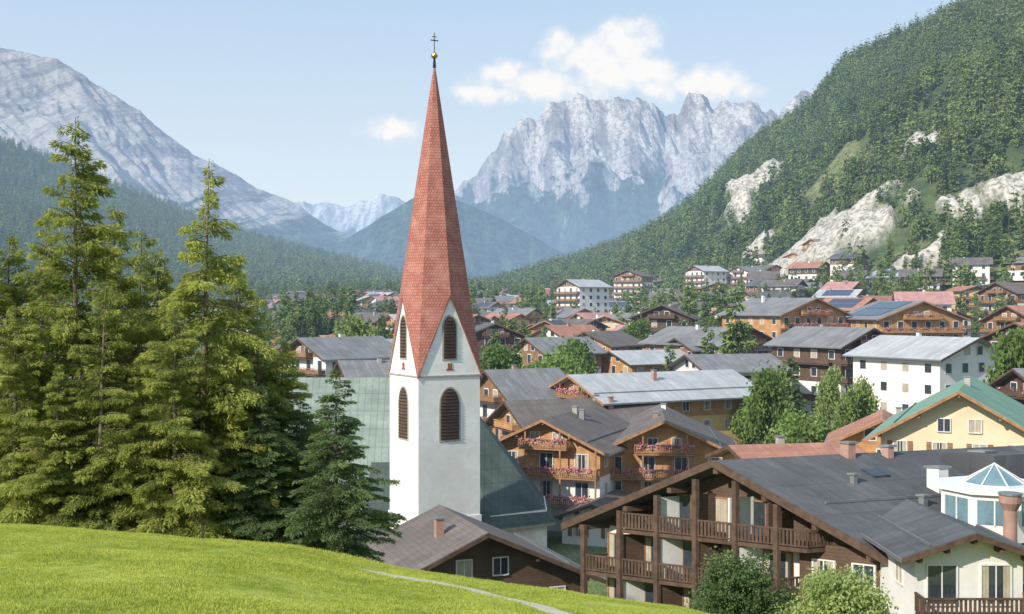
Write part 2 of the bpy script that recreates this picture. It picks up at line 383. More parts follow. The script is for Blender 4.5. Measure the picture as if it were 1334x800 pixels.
def conifer(name,h,r,nb,N,bl,bw,seed,leaf,droop=.35,low=.06,wood=True,skip=0.,p=.85,hang=.1,up=0.):
    rs=np.random.RandomState(seed)
    f=low+(1-low)*np.sort(rs.rand(nb));L=r*((1-f)**p*(.5+.65*rs.rand(nb))+.03);L*=np.minimum(1,.75+f*2.5)
    if skip: L*=np.where(rs.rand(nb)<skip,.3,1)
    az=rs.rand(nb)*2*math.pi;L*=1+.25*np.sin(az*2+rs.rand()*6+f*9)
    a=rs.uniform(-.15,.25,nb)+f*.35+up;b=droop*rs.uniform(.6,1.3,nb)
    ben=(rs.rand(2)-.5)*.05*h
    cxf=lambda q:np.stack([ben[0]*q**2,ben[1]*q**2],-1)
    pr=L**1.5;ix=rs.choice(nb,N,p=pr/pr.sum());s=rs.rand(N)**.62
    Li=L[ix];ca=np.cos(az[ix]);sa=np.sin(az[ix]);lat=(rs.rand(N)*2-1)*.36*Li*(1.05-s*.8)
    c0=cxf(f[ix])
    P=np.stack([c0[:,0]+ca*Li*s-sa*lat,c0[:,1]+sa*Li*s+ca*lat,f[ix]*h+Li*(a[ix]*s-b[ix]*s*s)-abs(lat)*.25-hang*rs.rand(N)],-1)
    D=np.stack([ca*.8-sa*np.sign(lat)*.6,sa*.8+ca*np.sign(lat)*.6,np.full(N,-.3-hang)],-1)+rs.normal(size=(N,3))*.4
    V=blades(P,norm(D),bl*(.5+.9*rs.rand(N)),bw*(.6+.8*rs.rand(N)),rs);Q=np.arange(4*N).reshape(-1,4)
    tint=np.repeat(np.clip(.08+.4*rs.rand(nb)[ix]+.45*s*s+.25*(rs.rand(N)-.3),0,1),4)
    segs=[];K=6
    for i in range(K):
        q0,q1=i/K,(i+1)/K;r0=h*.013*(1-q0)+.01;r1=h*.013*(1-q1)+.01
        c=cxf(np.array([q0,q1]));segs.append(((c[0,0],c[0,1],q0*h),(c[1,0],c[1,1],q1*h),r0,r1,8 if wood else 4))
    if wood:
        for j in range(nb):
            c=cxf(np.array([f[j]]))[0];pp=[np.array([c[0]+math.cos(az[j])*L[j]*q,c[1]+math.sin(az[j])*L[j]*q,f[j]*h+L[j]*(a[j]*q-b[j]*q*q)]) for q in (0,.35,.7,.95)]
            for k in range(3): segs.append((pp[k],pp[k+1],.03*(1-k*.3)*min(1,L[j]),.03*(.7-k*.3)*min(1,L[j])+.004,3))
    TV,TQ=tubes(segs)
    return mesh_np(name,np.concatenate([V,TV]),np.concatenate([Q,TQ+len(V)]),[LM[leaf],BARK],np.concatenate([np.zeros(len(Q)),np.ones(len(TQ))]),{'tint':np.concatenate([tint,np.zeros(len(TV))])})
def broadleaf(name,h,r,N,ls,seed,leaf,trunk=.3,nl=16,droop=0):
    rs=np.random.RandomState(seed);zc=h*(trunk+(1-trunk)*.5);hz=h*(1-trunk)*.5
    dirs=norm(rs.normal(size=(nl,3)));rad=rs.uniform(.3,.75,nl)
    C=dirs*rad[:,None]*np.array([r,r,hz])+[0,0,zc];lr=rs.uniform(.25,.5,nl)*r
    ix=rs.choice(nl,N,p=lr**2/(lr**2).sum());d=norm(rs.normal(size=(N,3)))
    q=lr[ix]*np.clip(rs.normal(.82,.28,N),.1,1.5)
    P=C[ix]+d*q[:,None]*[1,1,.85];
    g=vn(P[:,0]*2/r*2.2+9,P[:,2]*2/r*2.2+P[:,1]*3/r,seed)
    k=g>.25;P=P[k];d=d[k];ixk=ix[k];n=len(P)
    D=norm(d*.5+rs.normal(size=(n,3))*.7+[0,0,-.2-droop])
    V=blades(P,D,ls*(.6+.8*rs.rand(n)),ls*.38*(.6+.8*rs.rand(n)),rs);Q=np.arange(4*n).reshape(-1,4)
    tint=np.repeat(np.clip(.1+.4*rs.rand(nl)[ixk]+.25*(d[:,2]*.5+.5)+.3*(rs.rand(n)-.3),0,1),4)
    tr=h*.022;segs=[((0,0,0),(.1,0,h*trunk),tr*1.2,tr*.9,8),((.1,0,h*trunk),(0,.1,h*.7),tr*.9,tr*.3,6)]
    for j in range(nl): segs.append(((.08,0,h*trunk*(.9+.5*rs.rand())),C[j],tr*.45,tr*.12,5))
    TV,TQ=tubes(segs)
    return mesh_np(name,np.concatenate([V,TV]),np.concatenate([Q,TQ+len(V)]),[LM[leaf],BARK],np.concatenate([np.zeros(len(Q)),np.ones(len(TQ))]),{'tint':np.concatenate([tint,np.zeros(len(TV))])})
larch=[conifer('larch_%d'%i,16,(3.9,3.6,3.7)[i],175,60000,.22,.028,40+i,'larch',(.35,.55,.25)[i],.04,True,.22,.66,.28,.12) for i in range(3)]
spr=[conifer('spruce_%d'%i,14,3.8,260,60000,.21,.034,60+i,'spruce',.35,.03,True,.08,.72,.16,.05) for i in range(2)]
def put(nm,me,u,d,vtop,hh,dz=0,rz=None,wx=1.):
    x=(u-667)/F*d;z=zg1(x,d)-.15+dz;zt=(400-vtop)/F*d;s=(zt-z)/hh
    addobj(nm,me,(x,d,z),None,random.uniform(0,6.28) if rz is None else rz,(s*wx,s*wx,s))
for u,d,v,k,wx in ((98,41,152,0,1),(265,40,206,1,1.05),(8,43,300,2,1),(52,45,330,1,1),(150,46,265,2,1),(205,46,320,0,1),(312,44,330,2,1.1),(-45,41,250,0,1),(-110,44,200,1,1),(338,41,400,1,1.3),(228,38.5,400,0,1.2),(178,49,290,1,1),(60,50,290,0,1),(130,38.6,360,2,1.1),(20,39,395,0,1.1),(302,39.5,450,0,1.2),(365,42,440,2,1.2),(180,39,470,1,1.2),(75,38.5,470,2,1.2)):
    put('larch_tree',larch[k],u,d,v,16,wx=wx)
for u,d,v,k,wx in ((438,38.5,480,0,1.2),(388,41,520,1,1.2),(345,39.3,500,0,1.2),(300,48,360,1,1),(412,44,545,1,1.3)):
    put('spruce_tree',spr[k],u,d,v,14,wx=wx)
farc=[conifer('forest_conifer_%d'%i,17,2.7,44,380,1.35,.34,80+i,'forest',.4,.02,False,0,.85,.2) for i in range(4)]
farb=[broadleaf('forest_broadleaf_%d'%i,10,4,500,1.2,110+i,'forest') for i in range(1)]
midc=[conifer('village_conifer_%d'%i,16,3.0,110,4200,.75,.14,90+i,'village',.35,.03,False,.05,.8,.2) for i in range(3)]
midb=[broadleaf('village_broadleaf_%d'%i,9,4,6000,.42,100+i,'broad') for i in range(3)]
rs=np.random.RandomState(11)
def forest_right():
    N=50000;u=rs.uniform(600,1600,N);d=400+1100*np.sqrt(rs.rand(N));x=(u-667)/F*d
    db=np.interp(u,HU,HB);dr=np.interp(u,HU,HR)
    k=(d>db-25)&(d<dr+60)
    den=.85-.45*sstep(.55,.72,fbm(x/60,d/60,3,31))*(1-sstep(.3,.7,(d-db)/(dr-db)))
    edge=sstep(-25,40,d-db);k&=(rs.rand(N)<den*(.25+.75*edge))
    rk=np.maximum(patch(x,d,ROCK),np.maximum(patch(x,d+11,ROCK),patch(x,d+22,ROCK)))
    k&=(rs.rand(N)>rk*.96)&(rs.rand(N)>patch(x,d,CLEAR)*.85)
    x=x[k];d=d[k];z=z_ground(x,d)-.4
    s=rs.uniform(.6,1.35,len(x))*(.8+.45*fbm(x/40,d/40,2,77))
    scatter('hillside_forest',np.stack([x,d,z],-1),rs.rand(len(x))*6.28,s,farc+farb)
forest_right()
# ------------------------------------------------------------ mountains
def mtn_mat(name,rock1,rock2,forest,zline,zn,nsc,bd=40,skew=0.,spk=.5):
    m,n,l=newmat(name);geo=n.new('ShaderNodeNewGeometry');v=geo.outputs['Position']
    sp=n.new('ShaderNodeSeparateXYZ');l.new(v,sp.inputs[0]);ns=n.new('ShaderNodeSeparateXYZ');l.new(geo.outputs['Normal'],ns.inputs[0])
    a=noise(n,l,v,nsc,9,.62);b=noise(n,l,v,nsc*9,6,.65)
    cx=n.new('ShaderNodeCombineXYZ')
    l.new(mth(n,l,'ADD',sp.outputs[0],mth(n,l,'MULTIPLY',sp.outputs[2],skew)),cx.inputs[0]);l.new(mth(n,l,'MULTIPLY',sp.outputs[1],.12),cx.inputs[1]);l.new(mth(n,l,'MULTIPLY',sp.outputs[2],.3),cx.inputs[2])
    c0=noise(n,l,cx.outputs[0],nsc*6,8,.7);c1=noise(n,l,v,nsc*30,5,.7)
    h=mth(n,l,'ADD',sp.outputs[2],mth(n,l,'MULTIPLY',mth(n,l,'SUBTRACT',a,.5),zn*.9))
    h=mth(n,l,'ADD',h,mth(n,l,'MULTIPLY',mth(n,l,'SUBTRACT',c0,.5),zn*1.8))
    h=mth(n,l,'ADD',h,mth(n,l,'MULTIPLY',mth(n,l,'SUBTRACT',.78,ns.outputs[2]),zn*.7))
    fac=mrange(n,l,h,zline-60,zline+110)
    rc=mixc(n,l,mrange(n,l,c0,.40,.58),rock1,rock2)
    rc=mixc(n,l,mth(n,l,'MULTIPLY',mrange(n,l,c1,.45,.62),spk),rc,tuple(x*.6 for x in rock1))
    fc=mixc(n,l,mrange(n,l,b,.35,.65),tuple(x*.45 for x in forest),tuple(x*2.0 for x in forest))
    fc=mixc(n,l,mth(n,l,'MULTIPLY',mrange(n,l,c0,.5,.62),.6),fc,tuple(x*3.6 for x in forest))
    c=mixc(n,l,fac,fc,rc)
    p=n.new('ShaderNodeBsdfDiffuse');l.new(c,p.inputs[0])
    bp=n.new('ShaderNodeBump');bp.inputs['Distance'].default_value=bd;bp.inputs['Strength'].default_value=1.
    l.new(mth(n,l,'ADD',c0,mth(n,l,'MULTIPLY',c1,.35)),bp.inputs['Height']);l.new(bp.outputs[0],p.inputs['Normal'])
    return finish(m,n,l,p.outputs[0])
def mountain(name,tab,dbase,mat,nu,nt,amp,ws,seed,jag=3.,shape=1.25,zb=-30,skew=0.,top=.3,fine=.16):
    U=[t[0] for t in tab];VV=[t[1] for t in tab];DD=[t[2] for t in tab]
    u=np.linspace(U[0],U[-1],nu);v=np.interp(u,U,VV);dr=np.interp(u,U,DD)
    v=v-(ridged(u/24.,u*0+seed,6,seed)-.6)*jag*3.5
    zr=(400-v)/F*dr
    t=np.concatenate([np.linspace(0,1,nt),1+np.linspace(.03,.35,8)])
    T,UU=np.meshgrid(t,u,indexing='ij');DR=dr[None,:];ZR=zr[None,:]
    d=dbase+(DR-dbase)*T;tt=np.clip(T,0,1)
    Z=zb+(ZR-zb)*(tt**shape)*(1-np.clip((T-1)/.35,0,1)**1.2)
    X=(UU-667)/F*d
    env=np.clip(tt*2.5,0,1)*(1-(1-top)*tt**5)
    XX=X+skew*d
    wx=(fbm(X/ws/1.5,d/ws/1.5,4,seed+40)-.5)*1.8
    rg=ridged(XX/ws+wx,d/(ws*5)+wx*.3,3,seed)-.8
    rg2=ridged(XX/(ws*.33)+wx*1.7,d/(ws*1.2)+wx,4,seed+5)-.75
    rg3=ridged(XX/(ws*.09)+wx*3,d/(ws*.25)+wx*2,3,seed+9)-.7
    Z=Z+amp*env*(rg*1.3+rg2*.6+rg3*fine)*np.clip((ZR-zb)/900,.15,1.3)
    nr,nc=X.shape;i=np.arange(nr-1)[:,None]*nc+np.arange(nc-1)[None];Q=np.stack([i,i+1,i+nc+1,i+nc],-1).reshape(-1,4)
    addobj(name,mesh_np(name,np.stack([X,d,Z],-1).reshape(-1,3),Q,[mat],smooth=True))
    return X,d,Z
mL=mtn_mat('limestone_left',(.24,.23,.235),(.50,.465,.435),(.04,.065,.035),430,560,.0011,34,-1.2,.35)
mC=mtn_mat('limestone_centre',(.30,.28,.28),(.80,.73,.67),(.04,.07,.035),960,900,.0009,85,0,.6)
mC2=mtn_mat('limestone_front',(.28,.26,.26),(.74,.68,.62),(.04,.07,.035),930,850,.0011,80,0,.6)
mF=mtn_mat('forest_slope',(.2,.2,.18),(.3,.3,.27),(.03,.055,.03),5000,200,.003,20)
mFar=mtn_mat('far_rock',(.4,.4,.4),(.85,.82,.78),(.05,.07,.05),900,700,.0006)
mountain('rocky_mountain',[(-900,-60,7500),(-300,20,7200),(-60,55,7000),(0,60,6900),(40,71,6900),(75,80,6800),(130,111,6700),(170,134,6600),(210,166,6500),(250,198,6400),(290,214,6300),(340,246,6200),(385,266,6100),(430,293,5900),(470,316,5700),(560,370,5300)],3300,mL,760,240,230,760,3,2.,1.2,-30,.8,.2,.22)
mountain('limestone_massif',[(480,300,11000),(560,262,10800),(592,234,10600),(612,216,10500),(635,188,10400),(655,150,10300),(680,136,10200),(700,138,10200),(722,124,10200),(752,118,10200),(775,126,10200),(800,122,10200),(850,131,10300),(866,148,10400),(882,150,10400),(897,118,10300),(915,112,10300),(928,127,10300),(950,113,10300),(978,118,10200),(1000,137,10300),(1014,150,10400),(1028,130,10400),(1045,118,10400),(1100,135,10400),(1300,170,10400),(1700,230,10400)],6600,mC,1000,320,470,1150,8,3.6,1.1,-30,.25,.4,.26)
mountain('foothill_ridge',[(500,330,8600),(585,262,8600),(640,244,8600),(690,222,8600),(715,232,8600),(766,186,8700),(800,222,8600),(850,226,8500),(900,190,8500),(925,200,8500),(960,168,8500),(1000,156,8500),(1050,164,8500),(1200,200,8500),(1500,260,8500)],5600,mC2,700,220,420,800,14,3.,1.2,-30,-.3,.4,.24)
mountain('far_range',[(250,300,16500),(385,262,16500),(420,264,16500),(450,270,16500),(472,260,16500),(500,252,16500),(530,260,16500),(600,280,16500),(700,300,16500)],12500,mFar,260,100,280,900,19,2.5)
mountain('wooded_hill',[(380,352,5200),(440,318,5200),(500,280,5200),(545,254,5200),(600,262,5200),(650,282,5200),(720,322,5200),(780,350,5200),(900,392,5200)],3600,mF,360,150,170,420,25,.6,1.2,-30,0,.1)
X1,D1,Z1=mountain('forested_ridge',[(-900,80,3000),(-200,150,2900),(0,184,2800),(60,204,2800),(130,232,2750),(200,262,2700),(280,296,2600),(340,314,2600),(420,334,2500),(530,364,2400),(640,374,2300),(760,384,2300),(1000,392,2300)],1050,mF,360,130,60,260,31,.5,1.15,0,.3,.1)
def forest_left():
    N=22000;nt=130;i=rs.randint(0,nt-1,N*2);j=rs.randint(0,X1.shape[1]-1,N*2)
    x=X1[i,j];d=D1[i,j];z=Z1[i,j];u=bear(x,d)
    k=(u>-100)&(u<800)&(rs.rand(N*2)<(d/2900));x=x[k]+rs.uniform(-8,8,k.sum());d=d[k]+rs.uniform(-8,8,k.sum());z=z[k]-2
    scatter('ridge_forest',np.stack([x,d,z],-1),rs.rand(len(x))*6.28,rs.uniform(1.0,1.7,len(x)),farc)
forest_left()
# ------------------------------------------------------------ houses
def obox(p,c,t,nv,w,h,d0,d1,mat):
    c=Vector(c);t=Vector(t);nv=Vector(nv);z=Vector((0,0,1));q=[]
    for hz in (-h/2,h/2):
        for a,b in ((-w/2,d1),(w/2,d1),(w/2,d0),(-w/2,d0)): q.append(c+t*a+nv*b+z*hz)
    p.hexa(q,mat)
def window(P,c,t,nv,w,h,det,frame='white_trim',shut=None):
    g='curtain' if random.random()<.22 else 'glass'
    if det>=1:
        b=.08
        obox(P,c,t,nv,w-.02,h-.02,.0,.025,g)
        C=Vector(c);T=Vector(t);Z=Vector((0,0,1))
        if g=='glass' and random.random()<.7:
            for s in (-1,1): obox(P,C+T*s*(w/2-.22),t,nv,.34,h-.06,.0,.028,'curtain')
        obox(P,C-T*(w/2),t,nv,b,h+b,0,.08,frame);obox(P,C+T*(w/2),t,nv,b,h+b,0,.08,frame)
        obox(P,C+Z*(h/2),t,nv,w-b,b,0,.078,frame);obox(P,C-Z*(h/2),t,nv,w-b,b,0,.11,frame)
        obox(P,C,t,nv,.06,h-b,0,.06,frame)
        if shut:
            obox(P,C-T*(w*.5+.32),t,nv,.42,h,0,.05,shut);obox(P,C+T*(w*.5+.32),t,nv,.42,h,0,.05,shut)
    else:
        obox(P,c,t,nv,w+.25,h+.25,0,.04,frame);obox(P,c,t,nv,w,h,.0,.07,g)
def flowers(P,x0,x1,y,z,rsd,n=None,R=.22):
    r=random.Random(rsd);n=n or int((x1-x0)*52)
    for i in range(n):
        x=r.uniform(x0,x1);cl=math.sin(x*2.1+rsd)*.5+.5
        if r.random()>.35+.65*cl: continue
        c=Vector((x,y+r.gauss(0,R*.5),z-.1+r.gauss(0,R*.8)));s=r.uniform(.06,.13)
        a=Vector((r.gauss(0,1),r.gauss(0,1),r.gauss(0,1))).normalized();b=a.orthogonal().normalized()
        P.poly([c+a*s,c+b*s,c-a*s,c-b*s],'flower_pink' if r.random()<.66 else 'flower_leaf')
def rail(P,p0,p1,z,mat,det,h=.95):
    p0=Vector((p0[0],p0[1],0));p1=Vector((p1[0],p1[1],0));L=(p1-p0).length
    if L<.1: return
    t=(p1-p0)/L;nv=Vector((t.y,-t.x,0));m=(p0+p1)/2
    obox(P,(m.x,m.y,z+h),t,nv,L,.1,-.06,.06,mat)
    if det>=1:
        obox(P,(m.x,m.y,z+.12),t,nv,L,.07,-.03,.03,mat)
        n=int(L/.22)
        for i in range(n+1):
            q=p0+t*(L*i/max(n,1));obox(P,(q.x,q.y,z+h/2),t,nv,.13,h-.12,-.018,.018,mat)
    else: obox(P,(m.x,m.y,z+h*.48),t,nv,L,h*.72,-.03,.03,mat)
def chalet(name,x,y,zpk,W,L,yaw=0,pitch=22,roof='roof_grey',wall='white_plaster',wood='wood_mid',woodfl=1,det=0,over=1.1,bas=None,balc=1,flow=False,solar=False,chim=1,beam='beam_dark',zb=None,flank=True,shut=None,posts=True):
    a,b=bas if bas else basis(yaw)
    if zb is None: zb=min(zg1(x,y),zg1(x+b[0]*L,y+b[1]*L))-.8
    tp=math.tan(math.radians(pitch));Hp=zpk-zb-.25;H=Hp-W/2*tp;w=W/2
    n=max(1,int(round((H-.8)/2.85)));fh=(H-.8)/n;k=max(0,n-woodfl);zk=.8+k*fh
    wl=Part();rf=Part();wi=Part();ba=Part();fl=Part()
    if k>0 or woodfl<=0: wl.box(-w,w,0,L,0,min(zk,H) if woodfl>0 else H,wall)
    else: wl.box(-w,w,0,L,0,.8,wall)
    g=wood if woodfl>0 else wall;e=.05 if woodfl>0 else 0.
    if woodfl>0: z0=zk
    else: z0=H
    pts=[(-w-e,-e,z0),(w+e,-e,z0),(w+e,-e,H),(0,-e,H+(w+e)*tp),(-w-e,-e,H)]
    if woodfl<=0: pts=[(-w,0,H),(w,0,H),(0,0,H+w*tp)]
    wl.prism(pts,(0,L+2*e,0),g)
    if woodfl==0 and balc and random.random()<.6:
        wl.prism([(-w,-.06,H+.1),(w,-.06,H+.1),(0,-.06,H+w*tp-.02)],(0,.055,0),wood)
    o=over;th=.24;zo=.06
    for s in (-1,1):
        xe=s*(w+o);ze=H-o*tp+zo;zr=H+w*tp+zo
        q=[(0,-o,zr),(xe,-o,ze),(xe,L+o,ze),(0,L+o,zr)]
        if s<0:q=[q[3],q[2],q[1],q[0]]
        rf.hexa(q+[(p[0],p[1],p[2]+th) for p in q],roof)
        for yy in (-o-.09,L+o+.003):
            q=[(0,yy,zr-.1),(xe,yy,ze-.1),(xe,yy+.087,ze-.1),(0,yy+.087,zr-.1)]
            if s<0:q=[q[3],q[2],q[1],q[0]]
            rf.hexa(q+[(p[0],p[1],p[2]+th+.06) for p in q],beam)
        rf.box(min(xe,xe+s*.1),max(xe,xe+s*.1),-o,L+o,ze+.02,ze+th-.03,'metal')
        if det>=1:
            for fx in ((.5,1.) if s>0 else (0.,.5,1.)):
                xx=s*w*fx;zz=H+(w-abs(xx))*tp-.2
                rf.box(xx-.1,xx+.1,-o*.92,0 if det else 0,zz-.12,zz+.12,beam)
            fs=lambda X:H+(w-abs(X))*tp+zo+th
            xs=s*w*.82;rf.box(xs-.03,xs+.03,-o*.8,L+o*.8,fs(xs)+.02,fs(xs)+.16,'metal')
    if chim:
        for c in range(chim):
            cx=random.uniform(-w*.4,w*.4);cy=random.uniform(.3,.8)*L;zt=H+w*tp+random.uniform(.4,.9);q=.28
            rf.box(cx-q,cx+q,cy-q,cy+q,zt-2.2,zt,random.choice(['white_trim','terracotta','stone_trim','metal']));rf.box(cx-q-.08,cx+q+.08,cy-q-.08,cy+q+.08,zt+.002,zt+.1,'metal')
    if solar:
        for s in (-1,1):
            for i in range(2):
                xa=s*(.8+i*w*.45);xb=s*(.6+(i+1)*w*.42);f=lambda X:H+(w-abs(X))*tp+zo+th
                q=[(xa,L*.12,f(xa)+.05),(xb,L*.12,f(xb)+.05),(xb,L*.85,f(xb)+.05),(xa,L*.85,f(xa)+.05)]
                if s<0:q=q[::-1]
                rf.hexa(q+[(p[0],p[1],p[2]+.06) for p in q],'solar')
    nf=max(2,int(W/3.1))
    for fi in range(n):
        zc=.8+fi*fh+fh*.52;yo=-e-.0 if fi>=k and woodfl>0 else 0.
        isb=balc and fi>=1
        for c in range(nf):
            cx=-w+W*(c+.5)/nf;hh=2.0 if isb else 1.3
            window(wi,(cx,yo,zc-(0.2 if isb else 0)),(1,0,0),(0,-1,0),1.5 if isb and det else 1.15,hh,det,shut=None if isb else shut)
        nl=max(2,int(L/3.4))
        for s in (-1,1):
            for c in range(nl):
                window(wi,(s*(w-yo),L*(c+.5)/nl,zc),(0,s,0),(s,0,0),1.1,1.25,det,shut=shut)
    if w*tp>1.9: 
        for cx in ((-1.3,1.3) if W>9 else (0,)): window(wi,(cx,-max(e,.06),H+.35+.6),(1,0,0),(0,-1,0),1.1,1.2,det)
    if balc:
        top=n+(1 if w*tp>2.6 else 0)
        for fi in range(1,top):
            z=.8+fi*fh-.05;dp=1.35;xw=w if fi<n else w*.45
            ba.box(-xw,xw,-dp,-e-.065,z-.16,z,beam)
            rail(ba,(-xw,-dp),(xw,-dp),z,wood if det==0 else beam,det);rail(ba,(-xw,-.1),(-xw,-dp),z,wood if det==0 else beam,det);rail(ba,(xw,-dp),(xw,-.1),z,wood if det==0 else beam,det)
            if flow or (det==0 and y<300 and random.random()<.5): flowers(fl,-xw*.95,xw*.95,-dp-.12,z+.95,fi*3+int(x*7)%50,n=None if flow else int(xw*16))
            if flank and fi<n and det==0 and random.random()<.5:
                s=random.choice((-1,1));xx=s*(w+1.1)
                ba.box(min(s*(w+e+.003),xx),max(s*(w+e+.003),xx),L*.1,L*.9,z-.15,z,beam)
                ba.box(xx-.04,xx+.04,L*.1,L*.9,z+.08,z+.95,wood)
        if det>=1 and posts:
            for i in range(4):
                xx=-w+.08+(W-.16)*i/3;ba.box(xx-.08,xx+.08,-1.33,-1.17,.8+fh,H+(w-abs(xx))*tp-.1,beam)
    return group(name,(x,y,zb),{'walls':wl,'roof':rf,'windows':wi,'balconies':ba,'flower_boxes':fl},a,b)
def cu(name,u,d,vp,W,L,yaw,pitch=22,**k):
    return chalet(name,(u-667)/F*d,d,(400-vp)/F*d,W,L,yaw,pitch,**k)
# ---- church
def arch(P,c,t,nv,w,h,mat,frame):
    c=Vector(c);t=Vector(t);nv=Vector(nv);z=Vector((0,0,1))
    def outline(w,h,off):
        p=[(-w/2,-h/2),(w/2,-h/2)];hs=h/2-w*.75
        for i in range(5): 
            q=i/5;p.append((w/2*(1-q**1.7),hs+(h/2-hs)*math.sin(q*math.pi/2)))
        p.append((0,h/2))
        for i in range(4,-1,-1):
            q=i/5;p.append((-w/2*(1-q**1.7),hs+(h/2-hs)*math.sin(q*math.pi/2)))
        return [c+t*a+z*b+nv*off for a,b in p]
    P.prism(outline(w+.3,h+.3,0),tuple(nv*.05),frame)
    P.prism(outline(w,h,.02),tuple(nv*.05),mat)
    for i in range(int(h/.28)):
        zz=-h/2+.15+i*.28;ww=w*(1 if zz<h/2-w*.75 else max(.1,(h/2-zz)/(w*.75))**.6)*.94
        q=c+z*zz;obox(P,q,t,nv,ww,.05,.07,.17,'louvre')
def church():
    a,b=basis(30);s=5.9;h=s/2
    ccx=(545-667)/F*97;ccy=97;cx=ccx+(a[0]+b[0])*h;cy=ccy+(a[1]+b[1])*h;zb=-26.
    ze=-5.8-zb;zgab=1.0-zb;zap=21.6-zb
    tw=Part();sp=Part();lv=Part();cr=Part()
    tw.box(-h,h,-h,h,0,ze,'church_plaster')
    tw.box(-h-.10,h+.10,-h-.10,h+.10,ze-.14,ze-.02,'stone_trim')
    tw.box(-h-.1,h+.1,-h-.1,h+.1,0,8,'church_plaster')
    faces=[((1,0,0),(0,-1,0)),((0,1,0),(1,0,0)),((-1,0,0),(0,1,0)),((0,-1,0),(-1,0,0))]
    A=Vector((0,0,zap))
    for t,nv in faces:
        t=Vector(t);nv=Vector(nv);c=nv*h
        L=c-t*h;R=c+t*h;G=c+Vector((0,0,zgab));L=L+Vector((0,0,ze));R=R+Vector((0,0,ze))
        tw.poly([L,R,G],'church_plaster')
        arch(lv,c+Vector((0,0,ze-4.05+.9-.2)),t,nv,1.75,4.4,'louvre','stone_trim')
        arch(lv,c+Vector((0,0,ze+3.2)),t,nv,1.15,3.6,'louvre','stone_trim')
        obox(lv,c+Vector((0,0,ze+.75)),t,nv,.4,.5,.0,.05,'crest_red');obox(lv,c+Vector((0,0,ze+.8)),t,nv,.14,.34,.05,.07,'gold');obox(lv,c+Vector((0,0,ze+.45)),t,nv,.7,.12,.0,.04,'crest_red')
        o=1.045
        Lo=Vector((L.x*o,L.y*o,L.z-.12));Ro=Vector((R.x*o,R.y*o,R.z-.12));Go=Vector((G.x*1.06,G.y*1.06,G.z+.12))
        for X,Y in ((Lo,Go),(Go,Ro)):
            def uv(p): return (p.dot(t), p.z*1.05, 0)
            sp.poly([X,Y,A],'red_shingle',[uv(X),uv(Y),uv(A)])
        dn=Vector((0,0,-.28))
        sp.poly([Lo,Lo+dn,Go+dn,Go][::-1],'red_shingle');sp.poly([Go,Go+dn,Ro+dn,Ro][::-1],'red_shingle')
        sp.poly([Lo+dn,L,G,Go+dn],'stone_trim');sp.poly([Go+dn,G,R,Ro+dn],'stone_trim')
    cr.cyl(0,0,zap-.6,zap+.15,.16,.1,8,'iron')
    for i in range(6):
        a0=-math.pi/2+math.pi*i/6;a1=a0+math.pi/6;R=.3
        cr.cyl(0,0,zap+.45+R*math.sin(a0),zap+.45+R*math.sin(a1),max(R*math.cos(a0),.01),max(R*math.cos(a1),.01),12,'gold')
    cr.cyl(0,0,zap+.1,zap+2.4,.045,.035,6,'iron');cr.box(-.36,.36,-.04,.04,zap+1.75,zap+1.83,'iron');cr.box(-.2,.2,-.038,.038,zap+2.08,zap+2.14,'iron')
    cr.cyl(0,0,zap+2.4,zap+2.55,.08,.02,6,'gold')
    group('church_tower',(cx,cy,zb),{'shaft':tw,'spire':sp,'louvre_windows':lv,'cross':cr},a,b)
    nv=Part();rf=Part();wi=Part()
    zb=-27;E=-20-zb;R=-7.1-zb
    xl,xr=-30,-6.3;yf,yb_,ym=108.5,123.5,116
    ap=[(-2,yf),(3.4,112),(3.4,120),(-2,yb_)]
    base=[(xl,yf)]+ap+[(xl,yb_)]
    nv.prism([(p[0],p[1],0) for p in base],(0,0,E+.3),'church_plaster')
    nv.poly([(xl,yf,E),(xl,ym,R-.3),(xl,yb_,E)],'church_plaster')
    o=.8
    e=[(xl-.5,yf-o),(-2+.2,yf-o),(3.4+o,112-.3),(3.4+o,120+.3),(-1.8,yb_+o),(xl-.5,yb_+o)]
    e=[(p[0],p[1],E-.9) for p in e];r0=(xl-.5,ym,R);r1=(xr,ym,R)
    rf.poly([e[0],(xr,e[0][1],E-.9),r1,r0],'patina_lit')
    rf.poly([(xr,e[0][1],E-.9),e[1],r1],'patina_shaded');rf.poly([e[1],e[2],r1],'patina_shaded');rf.poly([e[2],e[3],r1],'patina_shaded');rf.poly([e[3],e[4],r1],'patina_shaded');rf.poly([e[4],e[5],r0,r1],'patina_lit')
    for i in range(5):
        q=e[i],e[i+1];rf.poly([q[0],q[1],(q[1][0],q[1][1],q[1][2]-.25),(q[0][0],q[0][1],q[0][2]-.25)],'metal')
    for xx in (-25,-20,-15): arch(wi,(xx,yf,3),(1,0,0),(0,-1,0),1.4,4.5,'glass','stone_trim')
    rf.hexa([(-14,103.5,E-2.2),(-7.5,103.5,E-2.2),(-8.5,109.8,E+5),(-13.4,109.8,E+5),(-14,103.5,E-2),(-7.5,103.5,E-2),(-8.5,109.8,E+5.2),(-13.4,109.8,E+5.2)],'patina_shaded')
    nv.box(-13.2,-7.8,104.5,108.4,0,E-2.3,'church_plaster')
    group('church_nave',(0,0,zb),{'walls':nv,'roof':rf,'windows':wi})
church()
cu('timber_house',628,78,690,14.6,9,20,24,roof='roof_brown',wall='wood_dark',wood='wood_dark',woodfl=3,det=1,over=1.3,balc=0,chim=1)
cu('flower_hotel',712,124,545,12,16,-22,25,roof='roof_brown',wood='wood_orange',woodfl=1,det=1,flow=True,beam='beam_mid',over=1.4,chim=2)
cu('flower_hotel_wing',866,126,546,14.5,18,-6,25,roof='roof_brown',wood='wood_orange',woodfl=2,det=1,flow=True,beam='beam_mid',over=1.5,chim=2)
